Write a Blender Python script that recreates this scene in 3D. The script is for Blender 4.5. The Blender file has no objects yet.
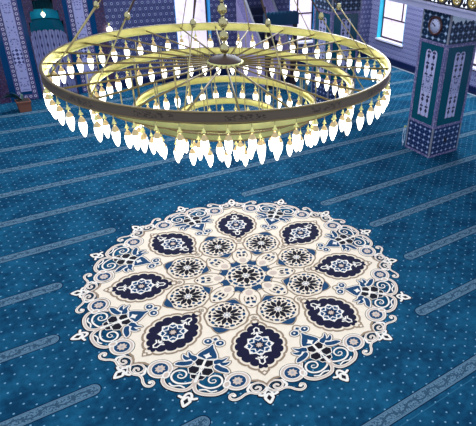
import bpy, bmesh, math, random
from math import sin, cos, pi, sqrt, radians, atan2
from mathutils import Vector, Matrix
from mathutils.geometry import tessellate_polygon
random.seed(7)
sc = bpy.context.scene
COL = sc.collection

# ------------------------------------------------------------------ camera
F, PITCH, YAW, ROLL, CPX, CPY, CAMH = 525.719, 0.53835, 0.67573, 0.06586, 329.534, 223.136, 5.3
d = Vector((sin(YAW)*cos(PITCH), cos(YAW)*cos(PITCH), -sin(PITCH)))
r0 = Vector((cos(YAW), -sin(YAW), 0)); u0 = r0.cross(d)
rr = r0*cos(ROLL)+u0*sin(ROLL); uu = -r0*sin(ROLL)+u0*cos(ROLL)
cam = bpy.data.cameras.new('camera'); co = bpy.data.objects.new('camera', cam); COL.objects.link(co)
mw = Matrix((rr, uu, -d)).transposed().to_4x4(); mw.translation = Vector((0, 0, CAMH)); co.matrix_world = mw
cam.sensor_fit = 'HORIZONTAL'; cam.sensor_width = 36; cam.lens = F/476*36
cam.shift_x = (238-CPX)/476; cam.shift_y = (CPY-213)/476
cam.clip_end = 200
sc.camera = co

# ------------------------------------------------------------------ world, lights, exposure
W = bpy.data.worlds.new('world'); sc.world = W; W.use_nodes = True
W.node_tree.nodes['Background'].inputs[0].default_value = (0.66, 0.78, 1.0, 1)
W.node_tree.nodes['Background'].inputs[1].default_value = 0.66
def area(name, loc, target, sx, sy, power, col):
    l = bpy.data.lights.new(name, 'AREA'); l.shape = 'RECTANGLE'; l.size = sx; l.size_y = sy; l.energy = power; l.color = col
    o = bpy.data.objects.new(name, l); COL.objects.link(o); o.location = loc
    o.rotation_euler = (Vector(target)-Vector(loc)).to_track_quat('-Z', 'Y').to_euler(); return o
area('upper_window_daylight_right', (14.9, 12.0, 8.6), (7.0, 9.0, 0), 9, 2.0, 1150, (0.80, 0.90, 1.0))
area('upper_window_daylight_front', (8.0, 16.8, 8.6), (6.5, 9.0, 0), 10, 2.0, 800, (0.80, 0.88, 1.0))
vs = sc.view_settings
sc.display_settings.display_device = 'sRGB'
vs.view_transform = 'Standard'; vs.look = 'None'; vs.gamma = 1; vs.use_curve_mapping = False; vs.exposure = 0.95

# ------------------------------------------------------------------ material helpers
class S:
    """a float socket with arithmetic"""
    def __init__(s, nt, sock): s.nt = nt; s.k = sock
    def op(s, o, *a):
        n = s.nt.nodes.new('ShaderNodeMath'); n.operation = o
        s.nt.links.new(s.k, n.inputs[0])
        for i, b in enumerate(a):
            if isinstance(b, S): s.nt.links.new(b.k, n.inputs[i+1])
            else: n.inputs[i+1].default_value = b
        return S(s.nt, n.outputs[0])
    def __add__(s, o): return s.op('ADD', o)
    def __radd__(s, o): return s.op('ADD', o)
    def __sub__(s, o): return s.op('SUBTRACT', o)
    def __rsub__(s, o): return s.op('MULTIPLY', -1.0).op('ADD', o)
    def __mul__(s, o): return s.op('MULTIPLY', o)
    def __rmul__(s, o): return s.op('MULTIPLY', o)
    def __truediv__(s, o): return s.op('DIVIDE', o)
    def abs(s): return s.op('ABSOLUTE')
    def fr(s): return s.op('FRACT')
    def lt(s, o): return s.op('LESS_THAN', o)
    def gt(s, o): return s.op('GREATER_THAN', o)
    def mn(s, o): return s.op('MINIMUM', o)
    def mx(s, o): return s.op('MAXIMUM', o)
    def sq(s): return s*s
    def sqrt(s): return s.op('SQRT')
    def sin(s): return s.op('SINE')
    def pp(s, o): return s.op('PINGPONG', o)
    def rnd(s): return s.op('ROUND')
    def cell(s, per, off=0.0):          # signed distance to nearest multiple of per
        q = (s-off)/per
        return (q-q.rnd())*per
def hyp(a, b): return (a.sq()+b.sq()).sqrt()
def c4(c): return (c[0], c[1], c[2], 1)
class Mat:
    def __init__(s, name, rough=0.5, metal=0.0, spec=0.5, sheen=0.0, coat=0.0):
        m = bpy.data.materials.new(name); m.use_nodes = True; s.m = m; s.nt = m.node_tree
        s.b = s.nt.nodes['Principled BSDF']
        s.b.inputs['Roughness'].default_value = rough; s.b.inputs['Metallic'].default_value = metal
        s.b.inputs['Specular IOR Level'].default_value = spec
        s.b.inputs['Sheen Weight'].default_value = sheen; s.b.inputs['Coat Weight'].default_value = coat
        s.col = None
    def xyz(s):
        t = s.nt.nodes.new('ShaderNodeTexCoord'); q = s.nt.nodes.new('ShaderNodeSeparateXYZ')
        s.nt.links.new(t.outputs['Object'], q.inputs[0]); s.tc = t
        return [S(s.nt, q.outputs[i]) for i in range(3)]
    def vec(s, x, y, z):
        n = s.nt.nodes.new('ShaderNodeCombineXYZ')
        for i, a in enumerate((x, y, z)):
            if isinstance(a, S): s.nt.links.new(a.k, n.inputs[i])
            else: n.inputs[i].default_value = a
        return n.outputs[0]
    def noise(s, v, scale, detail=3, rough=0.55):
        n = s.nt.nodes.new('ShaderNodeTexNoise'); n.inputs['Scale'].default_value = scale
        n.inputs['Detail'].default_value = detail; n.inputs['Roughness'].default_value = rough
        s.nt.links.new(v, n.inputs['Vector']); return S(s.nt, n.outputs[0])
    def voro(s, v, scale):
        n = s.nt.nodes.new('ShaderNodeTexVoronoi'); n.inputs['Scale'].default_value = scale
        n.inputs['Randomness'].default_value = 0.6
        s.nt.links.new(v, n.inputs['Vector']); return S(s.nt, n.outputs[0])
    def base(s, c): s.col = c; return s
    def over(s, fac, c):                # paint colour c where fac
        n = s.nt.nodes.new('ShaderNodeMix'); n.data_type = 'RGBA'
        s.nt.links.new(fac.k, n.inputs[0])
        for i, v in ((6, s.col), (7, c)):
            if isinstance(v, tuple): n.inputs[i].default_value = c4(v)
            else: s.nt.links.new(v, n.inputs[i])
        s.col = n.outputs[2]; return s
    def done(s):
        if isinstance(s.col, tuple): s.b.inputs['Base Color'].default_value = c4(s.col)
        else: s.nt.links.new(s.col, s.b.inputs['Base Color'])
        return s.m
    def bump(s, h, strength, dist=0.01):
        n = s.nt.nodes.new('ShaderNodeBump'); n.inputs['Strength'].default_value = strength; n.inputs['Distance'].default_value = dist
        s.nt.links.new(h.k, n.inputs['Height']); s.nt.links.new(n.outputs[0], s.b.inputs['Normal'])
def flat(name, c, rough=0.5, metal=0.0, mott=0.12, sc_=8.0, **k):
    m = Mat(name, rough, metal, **k); m.xyz()
    n = m.noise(m.tc.outputs['Object'], sc_)
    m.base(tuple(v*(1-mott) for v in c)).over(n, tuple(min(1, v*(1+mott)) for v in c)); return m.done()
def emis(name, c, e):
    m = Mat(name, 0.3); m.base(c); m.b.inputs['Emission Color'].default_value = c4(c); m.b.inputs['Emission Strength'].default_value = e
    return m.done()

# ------------------------------------------------------------------ mesh helpers
class MB:
    def __init__(s): s.bm = bmesh.new(); s.mats = []
    def mi(s, m):
        if m not in s.mats: s.mats.append(m)
        return s.mats.index(m)
    def box(s, x0, x1, y0, y1, z0, z1, m, bev=0.0):
        bm = s.bm; i = s.mi(m)
        v = [bm.verts.new(p) for p in ((x0,y0,z0),(x1,y0,z0),(x1,y1,z0),(x0,y1,z0),(x0,y0,z1),(x1,y0,z1),(x1,y1,z1),(x0,y1,z1))]
        fs = [bm.faces.new([v[a] for a in q]) for q in ((3,2,1,0),(4,5,6,7),(0,1,5,4),(1,2,6,5),(2,3,7,6),(3,0,4,7))]
        for f in fs: f.material_index = i
        if bev:
            es = list({e for f in fs for e in f.edges})
            g = bmesh.ops.bevel(bm, geom=es, offset=bev, segments=2, affect='EDGES', profile=0.5)
            for f in g['faces']: f.material_index = i
        return s
    def tube(s, p0, p1, r, m, n=8, r1=None):
        p0 = Vector(p0); p1 = Vector(p1); a = (p1-p0).normalized()
        x = a.orthogonal().normalized(); y = a.cross(x); i = s.mi(m); r1 = r if r1 is None else r1
        A = [s.bm.verts.new(p0+(x*cos(2*pi*k/n)+y*sin(2*pi*k/n))*r) for k in range(n)]
        B = [s.bm.verts.new(p1+(x*cos(2*pi*k/n)+y*sin(2*pi*k/n))*r1) for k in range(n)]
        for k in range(n):
            f = s.bm.faces.new((A[k], A[(k+1)%n], B[(k+1)%n], B[k])); f.smooth = True; f.material_index = i
        for c in (A[::-1], B): f = s.bm.faces.new(c); f.material_index = i
        return s
    def lathe(s, prof, m, n=24, c=(0,0,0), a0=0, a1=2*pi, lobes=0, amp=0):
        i = s.mi(m); full = abs(a1-a0-2*pi) < 1e-6; cnt = n if full else n+1; rows = []
        for (r, z) in prof:
            row = []
            for k in range(cnt):
                a = a0+(a1-a0)*k/n; q = r*(1+amp*abs(sin(lobes*a/2))) if lobes else r
                row.append(s.bm.verts.new((c[0]+q*cos(a), c[1]+q*sin(a), c[2]+z)))
            rows.append(row)
        for j in range(len(prof)-1):
            for k in range(n):
                k2 = (k+1) % cnt
                f = s.bm.faces.new((rows[j][k], rows[j][k2], rows[j+1][k2], rows[j+1][k])); f.smooth = True; f.material_index = i
        return s
    def band(s, R, h, t, mo, mi_, n=192):   # ring band: outer face mo, rest mi_
        prof = [(R, -h/2), (R, h/2), (R-t, h/2), (R-t, -h/2), (R, -h/2)]
        rows = [[s.bm.verts.new((r*cos(2*pi*k/n), r*sin(2*pi*k/n), z)) for k in range(n)] for r, z in prof[:4]]
        for j in range(4):
            for k in range(n):
                f = s.bm.faces.new((rows[j][k], rows[j][(k+1)%n], rows[(j+1)%4][(k+1)%n], rows[(j+1)%4][k]))
                f.material_index = s.mi(mo if j == 0 else mi_)
        return s
    def torus(s, c, R, r, m, axis='x', n=24, k=8):
        i = s.mi(m); rows = []
        for a in range(n):
            A = 2*pi*a/n; row = []
            for b in range(k):
                B = 2*pi*b/k; q = R+r*cos(B); u, v, w = q*cos(A), q*sin(A), r*sin(B)
                p = {'x': (w, u, v), 'y': (u, w, v), 'z': (u, v, w)}[axis]
                row.append(s.bm.verts.new((c[0]+p[0], c[1]+p[1], c[2]+p[2])))
            rows.append(row)
        for a in range(n):
            for b in range(k):
                f = s.bm.faces.new((rows[a][b], rows[(a+1)%n][b], rows[(a+1)%n][(b+1)%k], rows[a][(b+1)%k])); f.smooth = True; f.material_index = i
        return s
    def prism(s, pts, axis, a0, a1, m):     # outline pts (u,v) extruded along axis from a0 to a1
        i = s.mi(m)
        def P(u, v, a): return {'x': (a, u, v), 'y': (u, a, v), 'z': (u, v, a)}[axis]
        A = [s.bm.verts.new(P(u, v, a0)) for u, v in pts]; B = [s.bm.verts.new(P(u, v, a1)) for u, v in pts]
        n = len(pts)
        for t in tessellate_polygon([[Vector((u, v, 0)) for u, v in pts]]):
            for L in (A, B):
                f = s.bm.faces.new([L[q] for q in t]); f.material_index = i
        for k in range(n):
            f = s.bm.faces.new((A[k], A[(k+1)%n], B[(k+1)%n], B[k])); f.material_index = i
        return s
    def build(s, name, parent=None, fix=True):
        if fix: bmesh.ops.recalc_face_normals(s.bm, faces=s.bm.faces)
        me = bpy.data.meshes.new(name); s.bm.to_mesh(me); s.bm.free()
        for m in s.mats: me.materials.append(m)
        o = bpy.data.objects.new(name, me); COL.objects.link(o); o.parent = parent
        return o
def empty(name, loc=(0,0,0)):
    o = bpy.data.objects.new(name, None); o.empty_display_size = 0.1; COL.objects.link(o); o.location = loc; return o
def tag(o, label=None, cat=None, group=None, kind=None):
    if label: o['label'] = label
    if cat: o['category'] = cat
    if group: o['group'] = group
    if kind: o['kind'] = kind
    return o
def struct(o, label=None, cat=None): return tag(o, label, cat, kind='structure')

# ------------------------------------------------------------------ measurements (metres)
YW, XW = 17.15, 15.2
MX, MY = 3.339, 6.290
ROW, Y0 = 1.1978, 10.021

# ------------------------------------------------------------------ materials
m = Mat('blue_carpet', 0.95, spec=0.05)
x, y, z = m.xyz(); tc = m.tc.outputs['Object']
n1 = m.noise(tc, 1.6, 4, 0.6); n2 = m.noise(tc, 9, 3); n3 = m.noise(tc, 60, 2)
m.base((0.003, 0.036, 0.078)).over((n1*0.6+n2*0.4-0.40)*4.6, (0.009, 0.095, 0.170))
m.over((n3-0.5)*0.8+0.12, (0.002, 0.022, 0.055))
dx1 = x.cell(0.2461, -0.006); dy1 = y.cell(0.1865, 5.933)
dx2 = x.cell(0.2461, -0.006+0.12305); dy2 = y.cell(0.1865, 5.933+0.09325)
dd = hyp(dx1, dy1).mn(hyp(dx2, dy2))
m.over(dd.lt(0.0125), (0.15, 0.30, 0.40))
k = ((y-Y0)/ROW).rnd()*ROW+Y0
dyr = y-k
xq = ((-1.0)*(k-MY).sq()+2.855**2).mx(0.0).sqrt(); xe = xq+xq.gt(0.01)*0.092
ex = (xe-(x-MX).abs()).mx(0.0)
ds = hyp(dyr, ex)
inr = y.lt(17.0)*y.gt(-20.0)
m.over(ds.lt(0.108)*inr, (0.002, 0.016, 0.04))
m.over(ds.lt(0.092)*inr, (0.10, 0.18, 0.235))
vine = (dyr-(x*17.0).sin()*0.035).abs().lt(0.012)
leaf = hyp(x.cell(0.1848, 0.0), dyr.abs()-0.022).lt(0.020)
leaf2 = m.noise(tc, 38, 1).gt(0.53)
m.over((vine.mx(leaf)).mx(leaf2)*ds.lt(0.066)*0.8, (0.012, 0.042, 0.075))
m.over(((ds-0.076).abs()).lt(0.004)*inr*0.6, (0.03, 0.07, 0.11))
m.over(((y-2.66).abs()).lt(0.006), (0.02, 0.11, 0.18))
m.bump(m.noise(tc, 140, 2), 0.35, 0.004)
M_CARPET = m.done()

def carpet_cut(name, c, mott=0.15):
    q = Mat(name, 0.95, spec=0.1, sheen=0.1); q.xyz(); t = q.tc.outputs['Object']
    q.base(tuple(v*(1-mott) for v in c)).over(q.noise(t, 14, 3), c)
    q.bump(q.noise(t, 150, 2), 0.3, 0.004); return q.done()
M_CREAM = carpet_cut('cream_pile', (0.93, 0.75, 0.54))
M_WHITE = carpet_cut('white_pile', (0.93, 0.81, 0.66))
M_TAN = carpet_cut('tan_pile', (0.34, 0.23, 0.14))
M_BEIGE = carpet_cut('beige_pile', (0.68, 0.50, 0.37))
M_NAVY = carpet_cut('navy_pile', (0.006, 0.005, 0.028), 0.3)
M_BLACK = carpet_cut('black_pile', (0.006, 0.004, 0.010), 0.3)
M_BLUE = carpet_cut('blue_pile', (0.006, 0.055, 0.13), 0.35)
M_ICE = carpet_cut('pale_blue_pile', (0.50, 0.60, 0.66))
M_GREYP = carpet_cut('grey_pile', (0.42, 0.38, 0.36))

def tile(name, ax, bg, ring, net, dot=(0.02, 0.02, 0.08), per=0.183, pz=0.18):
    q = Mat(name, 0.32, spec=0.5); x, y, z = q.xyz(); u = x if ax == 'x' else y
    a = hyp(u.cell(per), z.cell(2*pz)); b = hyp(u.cell(per, per/2), z.cell(2*pz, pz)); D = a.mn(b)
    q.base(bg)
    l1 = (u/per+z/(2*pz)).cell(1.0, 0.5).abs().mn((u/per-z/(2*pz)).cell(1.0, 0.5).abs())
    q.over(l1.lt(0.075), net)
    l2 = u.cell(per/2, per/4).abs().lt(0.007)
    q.over(l2*0.55, net)
    q.over(D.lt(0.058), dot).over(D.lt(0.047), ring).over(D.lt(0.022), dot)
    return q.done()
M_TILE_Q = tile('star_tile_front_wall', 'x', (0.032, 0.036, 0.11), (0.26, 0.27, 0.42), (0.07, 0.075, 0.18), (0.008,0.008,0.035))
M_TILE_R = tile('star_tile_side_wall', 'y', (0.11, 0.11, 0.235), (0.46, 0.45, 0.66), (0.35, 0.34, 0.54), (0.025, 0.025, 0.10))

def coltile(name, ax, z0, per, bg, star):
    q = Mat(name, 0.3); x, y, z = q.xyz(); u = x if ax == 'x' else y
    o = 8.29 if ax == 'y' else 9.76
    a = u.cell(per, o).abs(); b = z.cell(per*0.86, z0).abs()
    c = u.cell(per, o+per/2).abs(); e = z.cell(per*0.86, z0+per*0.43).abs()
    q.base(bg).over((c.mx(e)).lt(per*0.05), star).over((b.lt(0.008)).mx(a.lt(0.006))*0.75, (0.13, 0.15, 0.25))
    q.over((a+b*1.1).lt(per*0.27), star).over((a+b*1.1).lt(per*0.15), (0.58, 0.64, 0.80))
    return q.done()
STAR = (0.30, 0.36, 0.54)
M_CB = {a: coltile('column_base_tile_'+a, a, 0.12, 0.165, (0.006, 0.022, 0.095), STAR) for a in 'xy'}
M_CT = {a: coltile('column_top_tile_'+a, a, 2.86, 0.185, (0.005, 0.025, 0.06), (0.34, 0.46, 0.56)) for a in 'xy'}
def bandmat(name, ax, off, per, bg, c1, c2, w):
    q = Mat(name, 0.35); x, y, z = q.xyz()
    u = {'x': x, 'y': y}[ax]-off; v = z.cell(per)
    D = hyp(u, v)
    q.base(bg).over(D.lt(w), c2).over(D.lt(w*0.72), c1).over(D.lt(w*0.38), c2); return q.done()
def lace(name, bg, fg, fg2, scale=26):
    q = Mat(name, 0.4); x, y, z = q.xyz(); t = q.tc.outputs['Object']
    n = q.voro(t, scale); n2 = q.noise(t, scale*0.8, 2)
    q.base(bg).over(n.lt(0.33), fg).over(n2.gt(0.57), fg2).over(n.lt(0.13), bg); return q.done()
M_LACE = lace('dark_red_floral_tile', (0.022, 0.012, 0.05), (0.13, 0.09, 0.18), (0.07, 0.012, 0.03))
M_LILACBAND = lace('lilac_border_tile', (0.20, 0.17, 0.32), (0.015, 0.02, 0.09), (0.42, 0.34, 0.48), 24)
M_LILAC = lace('lilac_floral_tile', (0.38, 0.30, 0.56), (0.16, 0.13, 0.34), (0.52, 0.42, 0.66), 24)
M_PINKLILAC = flat('pale_pink_lilac_marble', (0.56, 0.44, 0.70), 0.3, mott=0.18, sc_=3)
M_TEAL = flat('teal_glazed_tile', (0.005, 0.085, 0.120), 0.18, mott=0.12, sc_=3)
M_BLUESTRIP = flat('blue_glazed_strip', (0.002, 0.04, 0.12), 0.12, mott=0.2, sc_=2)
M_TEAL_HOOD = flat('teal_hood_glaze', (0.004, 0.13, 0.19), 0.1, mott=0.15, sc_=4)
M_TEAL_LIGHT = flat('light_teal_hood_glaze', (0.01, 0.24, 0.36), 0.08, mott=0.15, sc_=4)
M_DARKTEAL = flat('dark_teal_glaze', (0.002, 0.03, 0.04), 0.2)
M_CREST = flat('teal_crest_paint', (0.005, 0.05, 0.10), 0.4)
M_WALLPLAIN = flat('plain_wall_plaster', (0.60, 0.58, 0.68), 0.8)
M_WHITEPAINT = flat('white_painted_plaster', (0.52, 0.48, 0.64), 0.5, mott=0.04)
M_SNOW = flat('bright_white_plaster_and_glare', (0.93, 0.93, 0.96), 0.5, mott=0.03)
M_BASEB = None
q = Mat('navy_scalloped_skirting_tile', 0.3); x, y, z = q.xyz()
q.base((0.003, 0.006, 0.05)).over(z.gt(0.225)*(hyp((x+y).cell(0.11), z-0.235)).gt(0.035), (0.09, 0.09, 0.21)); M_BASEB = q.done()
M_SILVER = flat('pale_metal_strip', (0.28, 0.27, 0.30), 0.5)
M_TURQ = flat('turquoise_reveal', (0.02, 0.62, 0.80), 0.35, mott=0.2, sc_=5)
M_BLUEREV = flat('bright_blue_reveal', (0.01, 0.38, 0.78), 0.35, mott=0.2, sc_=5)
M_FRAME = flat('dark_maroon_window_frame', (0.045, 0.012, 0.028), 0.4)
M_SILL = flat('white_marble_sill', (0.90, 0.84, 0.92), 0.3, mott=0.04)
q = Mat('frosted_window_glass', 0.25); x, y, z = q.xyz(); t = q.tc.outputs['Object']
q.base((0.80, 0.68, 0.78)).over((q.noise(t, 5, 4).gt(0.57))*0.6, (0.62, 0.52, 0.70))
q.nt.links.new(q.col, q.b.inputs['Emission Color']); q.b.inputs['Emission Strength'].default_value = 0.42
M_GLASS = q.done()
M_BRASS = flat('polished_brass', (0.86, 0.74, 0.27), 0.30, 0.85, mott=0.28, sc_=7)
M_BRASSROD = flat('brass_rod', (0.50, 0.40, 0.17), 0.32, 0.9, mott=0.1, sc_=20)
M_EDGE = flat('dark_brass_edge', (0.22, 0.15, 0.06), 0.4, 0.8)
M_SPOKE = flat('dark_gold_rod', (0.22, 0.15, 0.045), 0.5, 0.5)
M_BRONZE = flat('brown_bronze', (0.075, 0.038, 0.024), 0.55, 0.2, mott=0.1)
M_BRONZEBALL = flat('aged_brass', (0.50, 0.42, 0.20), 0.25, 0.85, mott=0.2)
q = Mat('engraved_bronze_band', 0.42, 0.45); x, y, z = q.xyz(); t = q.tc.outputs['Object']
ang = y.op('ARCTAN2', x)
seg = (ang*(48/pi)).sin().gt(0.15)
orn = q.noise(q.vec(x, y, z*2.0), 42, 2).gt(0.52)
q.base((0.13, 0.09, 0.055)).over(seg*orn*(z.abs().lt(0.018)), (0.02, 0.012, 0.01)).over(q.noise(t, 3, 2)*0.5, (0.20, 0.13, 0.08))
M_ENGR = q.done()
M_BULB_AND_GLINT = emis('glowing_bulb_glass_and_glint', (1.0, 0.95, 0.80), 2.7)
M_CAP = Mat('amber_bulb_neck', 0.3, 0.2).base((0.72, 0.50, 0.22)).done()
M_WOODDK = flat('dark_wood', (0.035, 0.018, 0.02), 0.4)
M_STAIR = flat('navy_stair_carpet', (0.008, 0.015, 0.05), 0.9)

# ------------------------------------------------------------------ setting: floor and walls
b = MB(); b.box(-14, XW+0.4, -9, YW+0.9, -0.2, 0.0, M_CARPET)
struct(b.build('floor'), 'blue fitted carpet with white dots and pale prayer row stripes', 'floor')

def wall_cells(b, lo, hi, ztop, ops, put):
    """ops: list of (a0,a1,z0,z1)"""
    xs = sorted({lo, hi}|{o[0] for o in ops}|{o[1] for o in ops})
    for a, c in zip(xs, xs[1:]):
        hit = [o for o in ops if o[0] < (a+c)/2 < o[1]]
        if not hit: put(a, c, 0, ztop)
        else:
            o = hit[0]
            if o[2] > 0: put(a, c, 0, o[2])
            if o[3] < ztop: put(a, c, o[3], ztop)
ZT = 10.5
WQ = [(6.87, 8.09, 0.86, 3.25), (11.22, 12.44, 0.86, 3.25)]
MC = 3.08
WR = [(15.15, 16.68, 0.86, 3.25), (10.40, 11.93, 0.86, 3.25), (5.65, 7.18, 0.86, 3.25)]
b = MB()
wall_cells(b, -14, XW+0.35, ZT, WQ+[(MC-0.5, MC+0.5, 0, 2.95)], lambda a, c, z0, z1: b.box(a, c, YW, YW+0.35, z0, z1, M_TILE_Q))
struct(b.build('wall_front'), 'navy star tiled wall behind the chandelier', 'wall')
b = MB()
wall_cells(b, 0, YW, ZT, WR, lambda a, c, z0, z1: b.box(XW, XW+0.35, a, c, z0, z1, M_TILE_R))
struct(b.build('wall_right'), 'lilac tiled side wall', 'wall')
b = MB()
wall_cells(b, MC+1.62, XW, 0, [], lambda *a: None)
b.box(MC+1.62, XW-0.03, YW-0.03, YW, 0, 0.27, M_BASEB); struct(b.build('baseboard_front'))
b = MB(); b.box(XW-0.03, XW, 0, YW-0.03, 0, 0.27, M_BASEB); struct(b.build('baseboard_right'))
b = MB(); b.box(XW-0.17, XW-0.10, 0, YW-0.2, 0.0, 0.012, M_SILVER); struct(b.build('trim_1'))

# windows: local frame (s = along wall, n = into the wall)
def window(idx, axis, a0, a1, z0, z1, rev_mat, mull, transom):
    def bx(b, s0, s1, n0, n1, q0, q1, mt):
        if axis == 'x': b.box(s0, s1, YW+n0, YW+n1, q0, q1, mt)
        else: b.box(XW+n0, XW+n1, s0, s1, q0, q1, mt)
    root = empty('window_%d' % idx, (((a0+a1)/2, YW, z0) if axis == 'x' else (XW, (a0+a1)/2, z0)))
    struct(root, None, None)
    def mk(b, name):
        o = b.build(name); o.parent = root; o.matrix_parent_inverse = Matrix.Translation(-root.location); return o
    b = MB(); f = 0.05
    for s0, s1, q0, q1 in ((a0+.02, a0+.02+f, z0, z1), (a1-.02-f, a1-.02, z0, z1), (a0+.02, a1-.02, z0+.0, z0+f+.03), (a0+.02, a1-.02, z1-f, z1),
                           (mull-.025, mull+.025, transom, z1), (a0+.02, a1-.02, transom-.025, transom+.025)):
        bx(b, s0, s1, 0.20, 0.26, q0, q1, M_FRAME)
    mk(b, 'window_frame')
    b = MB(); bx(b, a0+.02, a1-.02, 0.225, 0.24, z0, z1, M_GLASS); mk(b, 'window_pane')
    b = MB(); bx(b, a0-.0, a0+.02, 0.0, 0.35, z0, z1, rev_mat); bx(b, a1-.02, a1, 0.0, 0.35, z0, z1, rev_mat); bx(b, a0, a1, 0.0, 0.35, z1-.02, z1, rev_mat); mk(b, 'window_reveal')
    b = MB(); bx(b, a0-.03, a1+.03, -0.05, 0.2, z0-.055, z0+.01, M_SILL); mk(b, 'window_sill')
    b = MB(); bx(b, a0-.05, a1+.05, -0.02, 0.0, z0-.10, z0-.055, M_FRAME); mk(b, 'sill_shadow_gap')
    return root
window(1, 'x', *WQ[0], M_BLUEREV, 7.40, 4.0 if False else 2.9)
window(2, 'x', *WQ[1], M_BLUEREV, 11.72, 1.86)
window(3, 'y', *WR[0], M_TURQ, 15.55, 1.66)
window(4, 'y', *WR[1], M_TURQ, 10.9, 1.66)
window(5, 'y', *WR[2], M_TURQ, 6.2, 1.66)

# gallery along the side wall
GX, GY0, GY1 = 9.50, 2.0, YW
b = MB(); b.box(GX+.12, GX+2.3, GY0, GY1, 3.47, 3.62, M_SNOW); struct(b.build('gallery_floor'), 'white floor of the upper gallery', 'gallery floor')
b = MB(); b.prism([(GX, 3.46), (GX+.12, 3.46), (GX+.12, 3.62), (GX-.03, 3.62), (GX-.03, 3.58), (GX, 3.57)], 'y', GY0, GY1, M_WHITEPAINT); struct(b.build('trim_2'))
M_GOLD = flat('gold_leaf', (0.62, 0.44, 0.12), 0.35, 0.7); M_IRON = flat('black_iron', (0.015, 0.013, 0.02), 0.5)
rail = empty('gallery_railing', (GX+.05, 9.0, 3.62)); tag(rail, 'black railing with gold scroll roundels above the white gallery edge', 'railing')
def ch(b, name, root, label=None):
    o = b.build(name); o.parent = root; o.matrix_parent_inverse = Matrix.Translation(-root.location)
    if label: o['label'] = label
    return o
b = MB(); b.box(GX+.03, GX+.07, GY0, GY1, 3.62, 3.65, M_IRON); ch(b, 'bottom_rail', rail)
b = MB(); b.box(GX+.01, GX+.09, GY0, GY1, 4.48, 4.54, M_IRON); ch(b, 'top_rail', rail)
yk = 7.61-0.43*3
while yk < 12.6:
    b = MB(); c = (GX+.05, yk, 3.78)
    b.torus(c, 0.145, 0.028, M_IRON); b.torus(c, 0.10, 0.024, M_GOLD); b.torus(c, 0.04, 0.022, M_GOLD, n=16)
    for a in range(8):
        A = a*pi/4; b.tube((c[0], c[1]+.05*cos(A), c[2]+.05*sin(A)), (c[0], c[1]+.11*cos(A+.5), c[2]+.11*sin(A+.5)), 0.012, M_GOLD, 6)
    ch(b, 'roundel', rail)
    b = MB(); b.tube((GX+.05, yk+.215, 3.62), (GX+.05, yk+.215, 4.5), 0.014, M_IRON)
    b.torus((GX+.05, yk+.215, 3.70), 0.035, 0.014, M_IRON, n=14)
    b.torus((GX+.05, yk+.215, 3.86), 0.035, 0.014, M_GOLD, n=14)
    ch(b, 'baluster', rail)
    yk += 0.43

# ------------------------------------------------------------------ columns
q = Mat('lavender_ornament_panel', 0.3); x, y, z = q.xyz()
M_ORN = {}
def orn_mat(name, ax, c0):
    q = Mat(name, 0.3); x, y, z = q.xyz(); u = ((x if ax == 'x' else y)-c0).abs(); t = z
    w = u-0.082
    v = z.cell(0.26, 1.14)
    q.base((0.58, 0.54, 0.74))
    dia = (w.abs()*1.25+v.abs()*0.8).lt(0.058); stem = (w.abs()).lt(0.008)*((z.cell(0.26, 1.27)).abs().lt(0.05))
    leafs = hyp(w.abs()-0.026, z.cell(0.26, 1.235)).lt(0.026)
    q.over(dia.mx(stem).mx(leafs), (0.015, 0.01, 0.05))
    mid = ((z-1.80).abs()).lt(0.20)
    q.over(mid, (0.50, 0.47, 0.66))
    nz = q.voro(q.vec(u, z, 0.0), 22)
    q.over(mid*nz.lt(0.42), (0.02, 0.03, 0.13)).over(mid*nz.lt(0.15), (0.58, 0.54, 0.74))
    return q.done()
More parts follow.
